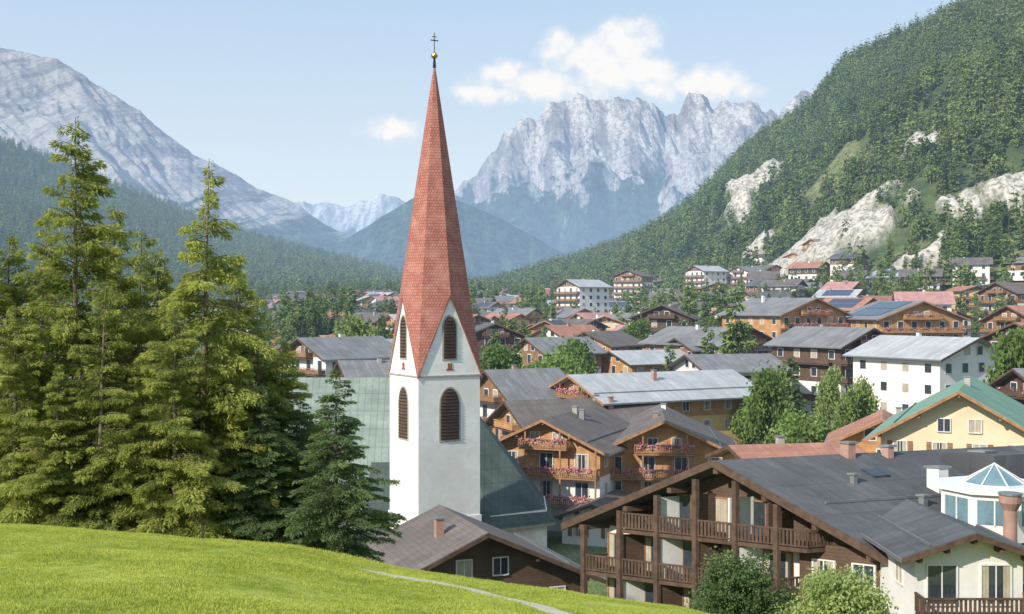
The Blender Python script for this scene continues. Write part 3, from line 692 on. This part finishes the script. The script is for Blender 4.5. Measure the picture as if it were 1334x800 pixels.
cu('guest_house',668,146,522,14,19,-68,25,roof='roof_brown',wood='wood_orange',woodfl=1,over=1.2,chim=3)
cu('white_annex_house',775,117,655,7,8,-20,20,roof='roof_brown',woodfl=0,det=1,shut='wood_mid',balc=0,chim=0)
cu('yellow_hotel',752,156,488,15,25,-62,20,roof='roof_light',wall='yellow_plaster',wood='wood_orange',woodfl=1,det=1,beam='beam_mid',over=1.5,flow=True)
cu('green_roof_house',1250,103,508,13.5,22,-24,30,roof='roof_green',wall='cream_plaster',wood='wood_orange',woodfl=0,det=1,beam='beam_mid',over=1.4,balc=0,shut='wood_mid')
cu('orange_gable_house',1150,124,545,10,10,-18,26,roof='roof_tile',wall='ochre_plaster',wood='wood_orange',woodfl=1,beam='beam_mid')
cu('tile_roof_house',965,96,580,8,9,-78,16,roof='roof_tile',wall='ochre_plaster',woodfl=0,balc=0)
def big_hotel():
    P0=Vector((13.5,67.2));aa=Vector((17,-10)).normalized();bb=Vector((17.6,6)).normalized()
    a=(aa.x,aa.y);b=(bb.x,bb.y);W=17.4;w=W/2;L=32;zb=-24.5;zpk=-8.9
    tp=4.6/9.85;Hp=zpk-zb-.3;H=Hp-w*tp;o=1.2;fo=1.9
    wl=Part();rf=Part();wi=Part();ba=Part();st=Part()
    wl.box(-w,w,0,L,0,H-.3,'white_plaster');wl.prism([(-w-.04,-.04,H-.3),(w+.04,-.04,H-.3),(w+.04,-.04,H),(0,-.04,H+w*tp),(-w-.04,-.04,H)],(0,L+.08,0),'wood_dark')
    for s in (-1,1):
        xe=s*(w+o);zee=H-o*tp+.06;zr=H+w*tp+.06
        q=[(0,-fo,zr),(xe,-fo,zee),(xe,L+1,zee),(0,L+1,zr)]
        if s<0:q=q[::-1]
        rf.hexa(q+[(p[0],p[1],p[2]+.28) for p in q],'roof_anthracite')
        q=[(0,-fo-.15,zr-.12),(xe,-fo-.15,zee-.12),(xe,-fo-.003,zee-.12),(0,-fo-.003,zr-.12)]
        if s<0:q=q[::-1]
        rf.hexa(q+[(p[0],p[1],p[2]+.44) for p in q],'beam_dark')
        rf.box(min(xe,xe+s*.14),max(xe,xe+s*.14),-fo,L,zee,zee+.2,'metal')
        for fx in (0.,.33,.66,1.) if s>0 else (.33,.66,1.):
            xx=s*w*fx;zz=H+(w-abs(xx))*tp-.3;rf.box(xx-.13,xx+.13,-fo+.05,-.05,zz-.16,zz+.16,'beam_dark')
        fs=lambda X:H+(w-abs(X))*tp+.34
        for q_ in (.55,.88):
            xs=s*w*q_;rf.box(xs-.03,xs+.03,0,L*.9,fs(xs)+.03,fs(xs)+.18,'metal')
    fz=[H-.2-2.8*i for i in range(0,5)]
    floors=[z for z in fz if z>0]
    xr=w*.42
    bay=(xr+w)/5
    for i,z in enumerate(floors):
        x0,x1=(-w,xr) if i>0 else (-w*.72,w*.6)
        dp=1.7
        ba.box(x0,x1,-dp,-.05,z-.22,z,'beam_dark');rail(ba,(x0,-dp),(x1,-dp),z,'beam_dark',1,1.0)
        rail(ba,(x0,-.1),(x0,-dp),z,'beam_dark',1);rail(ba,(x1,-dp),(x1,-.1),z,'beam_dark',1)
        for k in range(int(round((x1-x0)/bay))):
            cx=x0+(k+.5)*(x1-x0)/round((x1-x0)/bay)
            ht=2.1
            if k>0:
                px=x0+k*(x1-x0)/round((x1-x0)/bay);ba.box(px-.05,px+.05,-dp+.06,-.05,z+.003,min(z+2.45,H+(w-abs(px))*tp-.3),'white_plaster' if (k+i)%2 else 'wood_dark')
            if z+ht>H+(w-abs(cx)-.7)*tp-.2: 
                continue
            window(wi,(cx-.35,-.045 if i==0 else 0,z+ht/2+.12),(1,0,0),(0,-1,0),1.7,ht,1,frame='beam_mid')
            if i>0 and k%2: obox(wi,(cx+.95,-.0,z+1.25),(1,0,0),(0,-1,0),.7,2.3,0,.05,'wood_dark')
    for k in range(6):
        px=-w+.1+k*(xr+w-.2)/5;ba.box(px-.12,px+.12,-1.86,-1.62,0,H+(w-abs(px))*tp-.25,'beam_dark')
    wl.box(xr+.1,w+.06,-.5,-.045,floors[2],H-.05,'wood_dark');
    for i,z in enumerate(floors[1:4]):
        for cx in (xr+1.5,xr+3.7): window(wi,(cx,-.5 if i<2 else 0,z+1.35),(1,0,0),(0,-1,0),1.2,1.5,1,frame='white_trim')
    wl.box(w+.003,w+.07,0,L,H-3.2,H-.5,'wood_dark')
    for i,z in enumerate(floors[1:4]):
        for k in range(9):
            window(wi,(w+(.07 if i==0 else 0),1.6+k*3.3,z+1.3),(0,1,0),(1,0,0),1.2,1.4,1)
    def zroof(x): return H+(w-abs(x))*tp+.34
    for x,y,ww,hh,mt in ((4.1,8.5,.34,1.3,'white_trim'),(6.2,10.5,.28,.9,'terracotta'),(.3,6.8,.25,.8,'terracotta'),(.5,9.4,.2,.6,'terracotta'),(2.4,14,.4,1.1,'metal'),(5.6,5.6,.14,.6,'metal'),(3,4,.12,.5,'metal')):
        st.box(x-ww,x+ww,y-ww,y+ww,zroof(x)-.5,zroof(x)+hh,mt);st.box(x-ww-.1,x+ww+.1,y-ww-.1,y+ww+.1,zroof(x)+hh+.002,zroof(x)+hh+.12,'metal')
    for x,y in ((2.2,6.5),(5.2,12.),(7,7.5)):
        q=[(x-.4,y-.55),(x+.4,y-.55),(x+.4,y+.55),(x-.4,y+.55)];st.hexa([(p[0],p[1],zroof(p[0])+.02) for p in q]+[(p[0],p[1],zroof(p[0])+.14) for p in q],'glass')
    st.box(1.2,4.2,12.5,16.5,zroof(4.2)-.3,zroof(1.2)+.5,'roof_anthracite')
    group('grand_hotel',(P0.x,P0.y,zb),{'walls':wl,'roof':rf,'windows':wi,'balconies':ba,'chimneys':st},a,b)
    ln=Part();gl=Part();zc=-12.6;x0,y0=26.9,64.2
    n=8;R=2.9
    ln.cyl(0,0,0,2.5,R,R,n,'white_plaster');ln.cyl(0,0,2.503,2.75,R+.25,R+.25,n,'white_trim')
    for i in range(n):
        th=2*math.pi*(i+.5)/n;nv=(math.cos(th),math.sin(th),0);t=(-math.sin(th),math.cos(th),0);rr=R*math.cos(math.pi/n)
        obox(gl,(nv[0]*rr,nv[1]*rr,1.55),t,nv,1.7,1.3,0,.03,'glass_sky')
        for q in (-.9,0,.9): obox(gl,(nv[0]*rr+t[0]*q,nv[1]*rr+t[1]*q,1.55),t,nv,.08,1.4,0,.07,'white_trim')
    for i in range(n):
        a0=2*math.pi*i/n;a1=2*math.pi*(i+1)/n;r=1.75
        A=(r*math.cos(a0),r*math.sin(a0),2.8);C=(r*math.cos(a1),r*math.sin(a1),2.8)
        gl.poly([A,C,(0,0,3.85)],'glass_sky')
        d=Vector((0,0,3.87))-Vector(A);s=Vector((-math.sin(a0),math.cos(a0),0))*.04
        q=[Vector(A)-s,Vector(A)+s,Vector(A)+d+s*.5,Vector(A)+d-s*.5];gl.hexa(q+[p+Vector((0,0,.06)) for p in q],'white_trim')
    ln.cyl(0,0,2.753,2.85,1.85,1.85,n,'white_trim')
    ln.box(2.2,9,-1.5,4,-.5,1.9,'white_plaster');ln.box(2.1,9.1,-1.6,4.1,1.903,2.05,'roof_light')
    group('roof_lantern',(x0,y0,zc),{'walls':ln,'glass_roof':gl})
    ch=Part();ch.cyl(0,0,-3.2,.9,.34,.34,14,'terracotta');ch.cyl(0,0,.9,1.3,.34,.55,14,'terracotta');ch.cyl(0,0,1.302,1.7,.55,.55,14,'terracotta');ch.cyl(0,0,1.703,1.8,.6,.6,14,'metal')
    group('round_chimney',((1316-667)/F*59.5,59.5,-11.4),{'stack':ch})
    cu('hotel_wing',1262,57.5,690,5.4,9,0,19,roof='roof_anthracite',woodfl=0,det=1,over=.95,balc=1,chim=0,flank=False,zb=-24.5,posts=False)
big_hotel()
W_='white_plaster';mid=[
('chalet',1132,186,427,13,15,32,22,dict(roof='roof_grey',wood='wood_dark',woodfl=2)),
('chalet',1268,164,440,14,16,30,20,dict(roof='roof_light',wood='wood_dark',woodfl=0,balc=0)),
('chalet',1195,168,462,9,9,-60,20,dict(roof='roof_light',wood='wood_dark',woodfl=2)),
('chalet',975,222,427,16,20,38,20,dict(roof='roof_grey',wood='wood_mid',woodfl=2)),
('chalet',1060,255,388,19,20,28,20,dict(roof='roof_grey',wood='wood_orange',woodfl=2,wall='cream_plaster',beam='beam_mid',flow=True)),
('chalet',1200,250,392,20,18,12,20,dict(roof='roof_grey',wood='wood_orange',woodfl=2,wall='cream_plaster',solar=True,beam='beam_mid',flow=True)),
('chalet',1236,330,380,14,14,75,24,dict(roof='roof_pink',woodfl=0)),
('chalet',1315,255,398,14,14,-65,24,dict(roof='roof_tile',woodfl=1)),
('chalet',1325,200,420,12,14,-50,24,dict(roof='roof_tile',wood='wood_dark',woodfl=1)),
('chalet',862,290,397,15,13,-15,22,dict(roof='roof_brown',wood='wood_dark',woodfl=1)),
('chalet',740,430,364,14,14,-55,20,dict(roof='roof_light',woodfl=0)),
('chalet',645,250,421,13,12,10,22,dict(roof='roof_anthracite',wood='wood_dark',woodfl=1)),
('chalet',622,300,410,10,12,15,22,dict(roof='roof_tile',wood='wood_mid',woodfl=1)),
('chalet',715,255,424,11,12,-50,24,dict(roof='roof_tile',woodfl=0)),
('chalet',690,215,440,12,12,-60,22,dict(roof='roof_grey',wood='wood_mid',woodfl=1)),
('chalet',765,235,432,12,11,-40,22,dict(roof='roof_brown',wood='wood_orange',woodfl=1)),
('chalet',800,215,457,12,14,-62,18,dict(roof='roof_light',wood='wood_orange',woodfl=1)),
('chalet',885,225,440,12,16,-68,18,dict(roof='roof_grey',wood='wood_mid',woodfl=1)),
('chalet',900,185,462,14,13,-75,17,dict(roof='roof_grey',woodfl=0)),
('chalet',690,178,490,9,9,-70,28,dict(roof='roof_tile',woodfl=0)),
('chalet',1050,225,437,13,14,-70,18,dict(roof='roof_brown',wood='wood_mid',woodfl=1)),
('chalet',1330,140,480,14,12,-80,24,dict(roof='roof_grey',wood='wood_dark',woodfl=1)),
('chalet',395,185,440,14,14,-50,22,dict(roof='roof_grey',woodfl=0)),
('chalet',450,165,470,12,12,-70,24,dict(roof='roof_grey',woodfl=1)),
('chalet',400,150,498,18,14,-75,22,dict(roof='roof_grey',woodfl=0)),
('chalet',470,215,450,12,12,40,24,dict(roof='roof_brown',woodfl=1)),
('chalet',478,240,470,9,9,-60,26,dict(roof='roof_tile',woodfl=0)),
('chalet',640,160,482,14,10,-60,30,dict(roof='roof_grey',woodfl=0)),
('chalet',905,560,346,14,14,-60,20,dict(roof='roof_light',woodfl=0)),
('chalet',962,560,347,15,14,-50,20,dict(roof='roof_grey',woodfl=0)),
('chalet',1010,570,345,15,14,30,20,dict(roof='roof_brown',woodfl=1)),
('chalet',935,490,368,15,14,-20,20,dict(roof='roof_brown',wood='wood_mid',woodfl=1)),
('chalet',992,500,372,16,14,-30,20,dict(roof='roof_grey',woodfl=1)),
('chalet',818,600,352,16,14,-30,20,dict(roof='roof_brown',wood='wood_mid',woodfl=1)),
('chalet',1105,440,372,15,14,-60,20,dict(roof='roof_brown',woodfl=1,solar=True)),
('chalet',1300,360,368,17,16,-72,20,dict(roof='roof_brown',woodfl=1)),
('chalet',1330,470,318,14,14,-40,20,dict(roof='roof_light',woodfl=1)),
]
placed=[]
for nm,u,d,v,W,L,yw,pt,k in mid:
    cu(nm,u,d,v,W,L,yw,pt,**k);bb=basis(yw)[1];placed.append(((u-667)/F*d+bb[0]*L/2,d+bb[1]*L/2))
rr=random.Random(5);cnt=0
occ=list(placed)+[(-6,101),(0,116),(-18,116),(13,75),(30,78),(3,118),(8,130),(20,132),(18,160),(32,152),(42,112),(45,135)]
tries=0
while cnt<250 and tries<26000:
    tries+=1
    u=rr.choice([rr.uniform(360,540),rr.uniform(600,1040),rr.uniform(600,1380),rr.uniform(640,900),rr.uniform(860,1200)]);d=rr.uniform(185,820)
    x=(u-667)/F*d
    if d>np.interp(u,HU,HB)+(62 if 850<u<1060 else 35 if u>850 else -15): continue
    if u>850 and d<300 and u<1400: continue
    if d<250 and 560<u<850: continue
    if min((x-a)**2+(d-b)**2 for a,b in occ)<17.0**2: continue
    occ.append((x,d));cnt+=1
    W=rr.uniform(9,15);n=rr.choice([2,2,3,3]);pt=rr.uniform(18,25)
    zpk=zg1(x,d)+.6+n*2.8+W/2*math.tan(math.radians(pt))
    chalet('village_house',x,d,zpk,W,rr.uniform(9,15),rr.choice([rr.uniform(-75,-40),rr.uniform(-30,30),rr.uniform(40,75)]),pt,
      roof=rr.choice(['roof_grey','roof_brown','roof_anthracite','roof_tile','roof_brown','roof_light','roof_tile','roof_pink','roof_grey']),
      wall=rr.choice([W_,W_,W_,W_,'cream_plaster','yellow_plaster']),wood=rr.choice(['wood_mid','wood_dark','wood_orange','wood_mid']),woodfl=rr.choice([0,0,1,1]),beam=rr.choice(['beam_dark','beam_mid']),solar=rr.random()<.12)
def vtrees():
    for u,d,v,kind,hh,wx in ((1003,150,488,'b',9,.62),(1045,140,534,'b',9,.75),(978,158,520,'b',9,.7),(1105,150,512,'l',9,.65),(1128,152,500,'l',9,.5),(1030,175,462,'c',16,1),(650,200,455,'b',9,1),(690,190,478,'b',9,1),(725,185,455,'b',9,.8),(745,205,448,'b',9,.9),(460,200,418,'l',9,.8),(668,180,500,'b',9,1),(960,210,370,'c',16,1),(920,210,420,'c',16,1),(1080,170,485,'l',9,.6),(940,300,365,'c',16,1),(830,260,420,'b',9,.8),(1240,240,440,'b',9,.9),(620,170,480,'b',9,1),(900,290,362,'c',16,1),(1330,150,440,'b',9,.6)):
        me={'b':midb[random.randrange(3)],'c':midc[random.randrange(3)],'l':lightb}[kind]
        put({'b':'broadleaf_tree','c':'spruce_tree','l':'light_green_tree'}[kind],me,u,d,v,hh,wx=wx)
    P=[];
    def tree_ok(x,y): return min((x-a)**2+(y-b)**2 for a,b in occ)>8.5**2
    r=random.Random(9)
    while len(P)<1100:
        u=r.uniform(330,1450);d=r.uniform(170,1000)
        x=(u-667)/F*d
        if d>np.interp(u,HU,HB)-5: continue
        dens=float(fbm(np.array([x/45]),np.array([d/45]),3,44)[0])
        if r.random()>(dens-.3)*2.2: continue
        if d<330 and u>780 and r.random()<.75: continue
        if d<260 and 530<u<1400 and r.random()<.6: continue
        if not tree_ok(x,d): continue
        P.append((x,d,0,r.random()))
    P=np.array(P);z=z_ground(P[:,0],P[:,1])-.3;k=(P[:,3]<.58)
    Q=np.stack([P[:,0],P[:,1],z],-1)
    scatter('village_conifers',Q[k],rs.rand(k.sum())*6.28,rs.uniform(.4,.95,k.sum()),midc)
    k=~k;scatter('village_broadleaf_trees',Q[k],rs.rand(k.sum())*6.28,rs.uniform(.45,.95,k.sum()),midb)
    G=[]
    for cu_,cd,ru,rd,n in ((400,330,28,35,60),(440,420,50,40,60),(520,380,26,30,30),(850,400,45,30,30),(930,420,35,30,35),(700,520,70,50,60),(790,650,120,70,100),(640,700,120,90,100),(500,820,160,100,220),(1130,440,40,30,30),(1180,380,50,20,25),(1220,470,80,20,50)):
        for i in range(n):
            u=r.gauss(cu_,ru*.6);d=r.gauss(cd,rd*.6);x=(u-667)/F*d
            if tree_ok(x,d): G.append((x,d))
    G=np.array(G);z=z_ground(G[:,0],G[:,1])-.3
    scatter('village_grove',np.stack([G[:,0],G[:,1],z],-1),rs.rand(len(G))*6.28,rs.uniform(.7,1.25,len(G)),midc)
lightb=broadleaf('light_broadleaf',9,3.2,7000,.42,150,'willow')
vtrees()
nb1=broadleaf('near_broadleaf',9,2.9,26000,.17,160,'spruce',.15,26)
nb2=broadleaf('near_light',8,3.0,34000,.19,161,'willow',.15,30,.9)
put('broadleaf_tree',nb1,966,56,702,9);put('light_green_tree',nb2,1085,53,724,8);put('broadleaf_tree',nb1,925,60,765,9);put('broadleaf_tree',nb1,1012,57,750,9)
def drape(name,pts,w,off,mat,edge=True):
    pts=np.array(pts,float);P=Part();n=200
    t=np.linspace(0,len(pts)-1,n);x=np.interp(t,range(len(pts)),pts[:,0]);y=np.interp(t,range(len(pts)),pts[:,1])
    dx=np.gradient(x);dy=np.gradient(y);L=np.hypot(dx,dy);nx,ny=-dy/L,dx/L;z=z_ground(x,y)+off
    K=Part()
    for i in range(n-1):
        q=[(x[j]+s*nx[j]*w/2,y[j]+s*ny[j]*w/2,z[j]) for j,s in ((i,-1),(i+1,-1),(i+1,1),(i,1))];P.poly(q,mat)
        for s in (-1,1):
            q=[(x[j]+s*nx[j]*(w/2+e),y[j]+s*ny[j]*(w/2+e),z[j]-.3) for j,e in ((i,0),(i,.2),(i+1,.2),(i+1,0))];K.hexa(q+[(p[0],p[1],p[2]+.42) for p in q],'kerb')
        if i%4==0:
            q=[(x[j]+s*nx[j]*.07,y[j]+s*ny[j]*.07,z[j]+.004) for j,s in ((i,-1),(i+1,-1),(i+1,1),(i,1))];P.poly(q,'white_trim')
    group(name,(0,0,0),{'surface':P,'kerbs':K})
drape('village_street',[(26,122),(31,135),(36,150),(45,170),(58,195),(62,215)],6.5,.25,'asphalt')
def car(x,y,yaw,col):
    b=Part();g=Part();w=Part()
    pr=[(-2.1,.35),(2.1,.35),(2.15,.75),(1.9,.9),(1.0,.98),(-1.9,1.0),(-2.12,.8)]
    b.prism([(p[0],-.85,p[1]) for p in pr],(0,1.7,0),col)
    cb=[(-1.75,.99),(.95,.97),(.35,1.45),(-1.3,1.47)]
    g.prism([(p[0],-.74,p[1]) for p in cb],(0,1.48,0),'glass')
    b.box(-1.28,.33,-.72,.72,1.475,1.5,col)
    for xx in (-1.3,1.35):
        for s in (-1,1):
            n=12;pp=[(xx+.33*math.cos(2*math.pi*i/n),s*.7,.33+.33*math.sin(2*math.pi*i/n)) for i in range(n)];w.prism(pp,(0,s*.2,0),'tyre')
    a,bb=basis(yaw);group('parked_car',(x,y,zg1(x,y)+.1),{'body':b,'cabin_glass':g,'wheels':w},a,bb)
for i,(u,d) in enumerate(((975,152),(990,150),(1062,158),(1075,160),(1040,172),(1052,175),(1064,173),(1075,178),(1088,176),(1020,185),(1100,180),(1000,200),(1012,203),(1060,148),(1074,146),(1140,158))):
    car((u-667)/F*d,d,random.choice((70,80,100,-80)),['car_white','car_white','car_silver','car_dark','car_red'][i%5])
def grass():
    ms=[]
    for s in range(3):
        q=np.random.RandomState(200+s);n=14;P=np.stack([q.normal(0,.06,n),q.normal(0,.06,n),np.full(n,-.01)],-1)
        D=norm(np.stack([q.normal(0,.45,n),q.normal(0,.45,n),np.ones(n)],-1));V=blades(P,D,q.uniform(.03,.09,n),q.uniform(.004,.008,n),q)
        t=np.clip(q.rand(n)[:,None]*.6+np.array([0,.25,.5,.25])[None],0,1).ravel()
        ms.append(mesh_np('grass_tuft_%d'%s,V,np.arange(4*n).reshape(-1,4),[LM['grass']],attrs={'tint':t}))
    N=90000;d=np.sqrt(rs.uniform(8**2,37**2,N));u=rs.uniform(-40,1000,N);x=(u-667)/F*d
    g=fbm(x*.8,d*.8,3,60)
    k=(pathdist(x,d)>.45+.2*rs.rand(N))&(rs.rand(N)<.25+1.2*g);x=x[k];d=d[k];g=g[k]
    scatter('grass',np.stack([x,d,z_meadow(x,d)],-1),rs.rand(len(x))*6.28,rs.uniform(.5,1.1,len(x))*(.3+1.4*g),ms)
grass()
# ------------------------------------------------------------ light
SUN=Vector((-.74*math.cos(math.radians(34)),-.67*math.cos(math.radians(34)),math.sin(math.radians(34)))).normalized()
L=bpy.data.lights.new('sun','SUN');L.energy=5.0;L.angle=math.radians(.5);L.color=(1,.93,.82);so=addobj('sun',L);so.rotation_euler=SUN.to_track_quat('Z','Y').to_euler()
w=bpy.data.worlds.new('World');sc.world=w;w.use_nodes=True;n=w.node_tree.nodes;l=w.node_tree.links;n.clear()
sky=n.new('ShaderNodeTexSky');sky.sky_type='NISHITA';sky.sun_disc=False;sky.sun_elevation=math.radians(34);sky.sun_rotation=math.atan2(SUN.x,SUN.y)%(2*math.pi);sky.altitude=1200;sky.air_density=1.;sky.dust_density=1.5
tc=n.new('ShaderNodeTexCoord');sp=n.new('ShaderNodeSeparateXYZ');l.new(tc.outputs['Generated'],sp.inputs[0])
yy=mth(n,l,'MAXIMUM',sp.outputs[1],.05);cx=n.new('ShaderNodeCombineXYZ');l.new(mth(n,l,'DIVIDE',sp.outputs[0],yy),cx.inputs[0]);l.new(mth(n,l,'DIVIDE',sp.outputs[2],yy),cx.inputs[1])
pv=cx.outputs[0];nz=noise(n,l,pv,30,7,.56);nb=noise(n,l,pv,60,4,.5)
best=None
for u,v,ru,rv in ((815,62,62,48),(775,72,60,44),(735,68,46,44),(800,100,95,36),(700,110,120,30),(645,122,75,20),(655,98,42,24),(850,98,56,42),(925,106,70,28),(975,118,36,16),(512,171,54,24)):
    s=n.new('ShaderNodeVectorMath');s.operation='SUBTRACT';l.new(pv,s.inputs[0]);s.inputs[1].default_value=((u-667)/F,(400-v)/F,0)
    m=n.new('ShaderNodeVectorMath');m.operation='MULTIPLY';l.new(s.outputs[0],m.inputs[0]);m.inputs[1].default_value=(F/ru,F/rv,0)
    g=n.new('ShaderNodeVectorMath');g.operation='LENGTH';l.new(m.outputs[0],g.inputs[0])
    q=mth(n,l,'SUBTRACT',1.0,g.outputs['Value']);best=q if best is None else mth(n,l,'MAXIMUM',best,q)
den=mth(n,l,'ADD',best,mth(n,l,'MULTIPLY',mth(n,l,'SUBTRACT',nz,.52),1.7))
fac=mth(n,l,'MULTIPLY',mrange(n,l,den,-.05,.5),.93)
fac=mth(n,l,'MULTIPLY',fac,mth(n,l,'GREATER_THAN',sp.outputs[1],.2))
K=1/.13
base=mixc(n,l,mrange(n,l,sp.outputs[2],0.,.36),(.82*K,.91*K,.97*K),(.50*K,.69*K,.92*K))
sk=mixc(n,l,.86,sky.outputs[0],base)
sh=mth(n,l,'ADD',den,mth(n,l,'MULTIPLY',mth(n,l,'SUBTRACT',nb,.5),1.1))
cc=mixc(n,l,mrange(n,l,sh,.1,.85),(.76*K,.84*K,.93*K),(1.0*K,.98*K,.96*K))
col=mixc(n,l,fac,sk,cc)
bg=n.new('ShaderNodeBackground');bg.inputs[1].default_value=.13;l.new(col,bg.inputs[0]);o=n.new('ShaderNodeOutputWorld');l.new(bg.outputs[0],o.inputs[0])
sc.view_settings.view_transform='Standard';sc.view_settings.look='None';sc.view_settings.exposure=0
cam=bpy.data.cameras.new('camera');cam.sensor_width=36;cam.lens=36*F/1334;cam.clip_start=.5;cam.clip_end=60000
co=addobj('camera',cam);co.rotation_euler=(math.radians(90),0,0);sc.camera=co
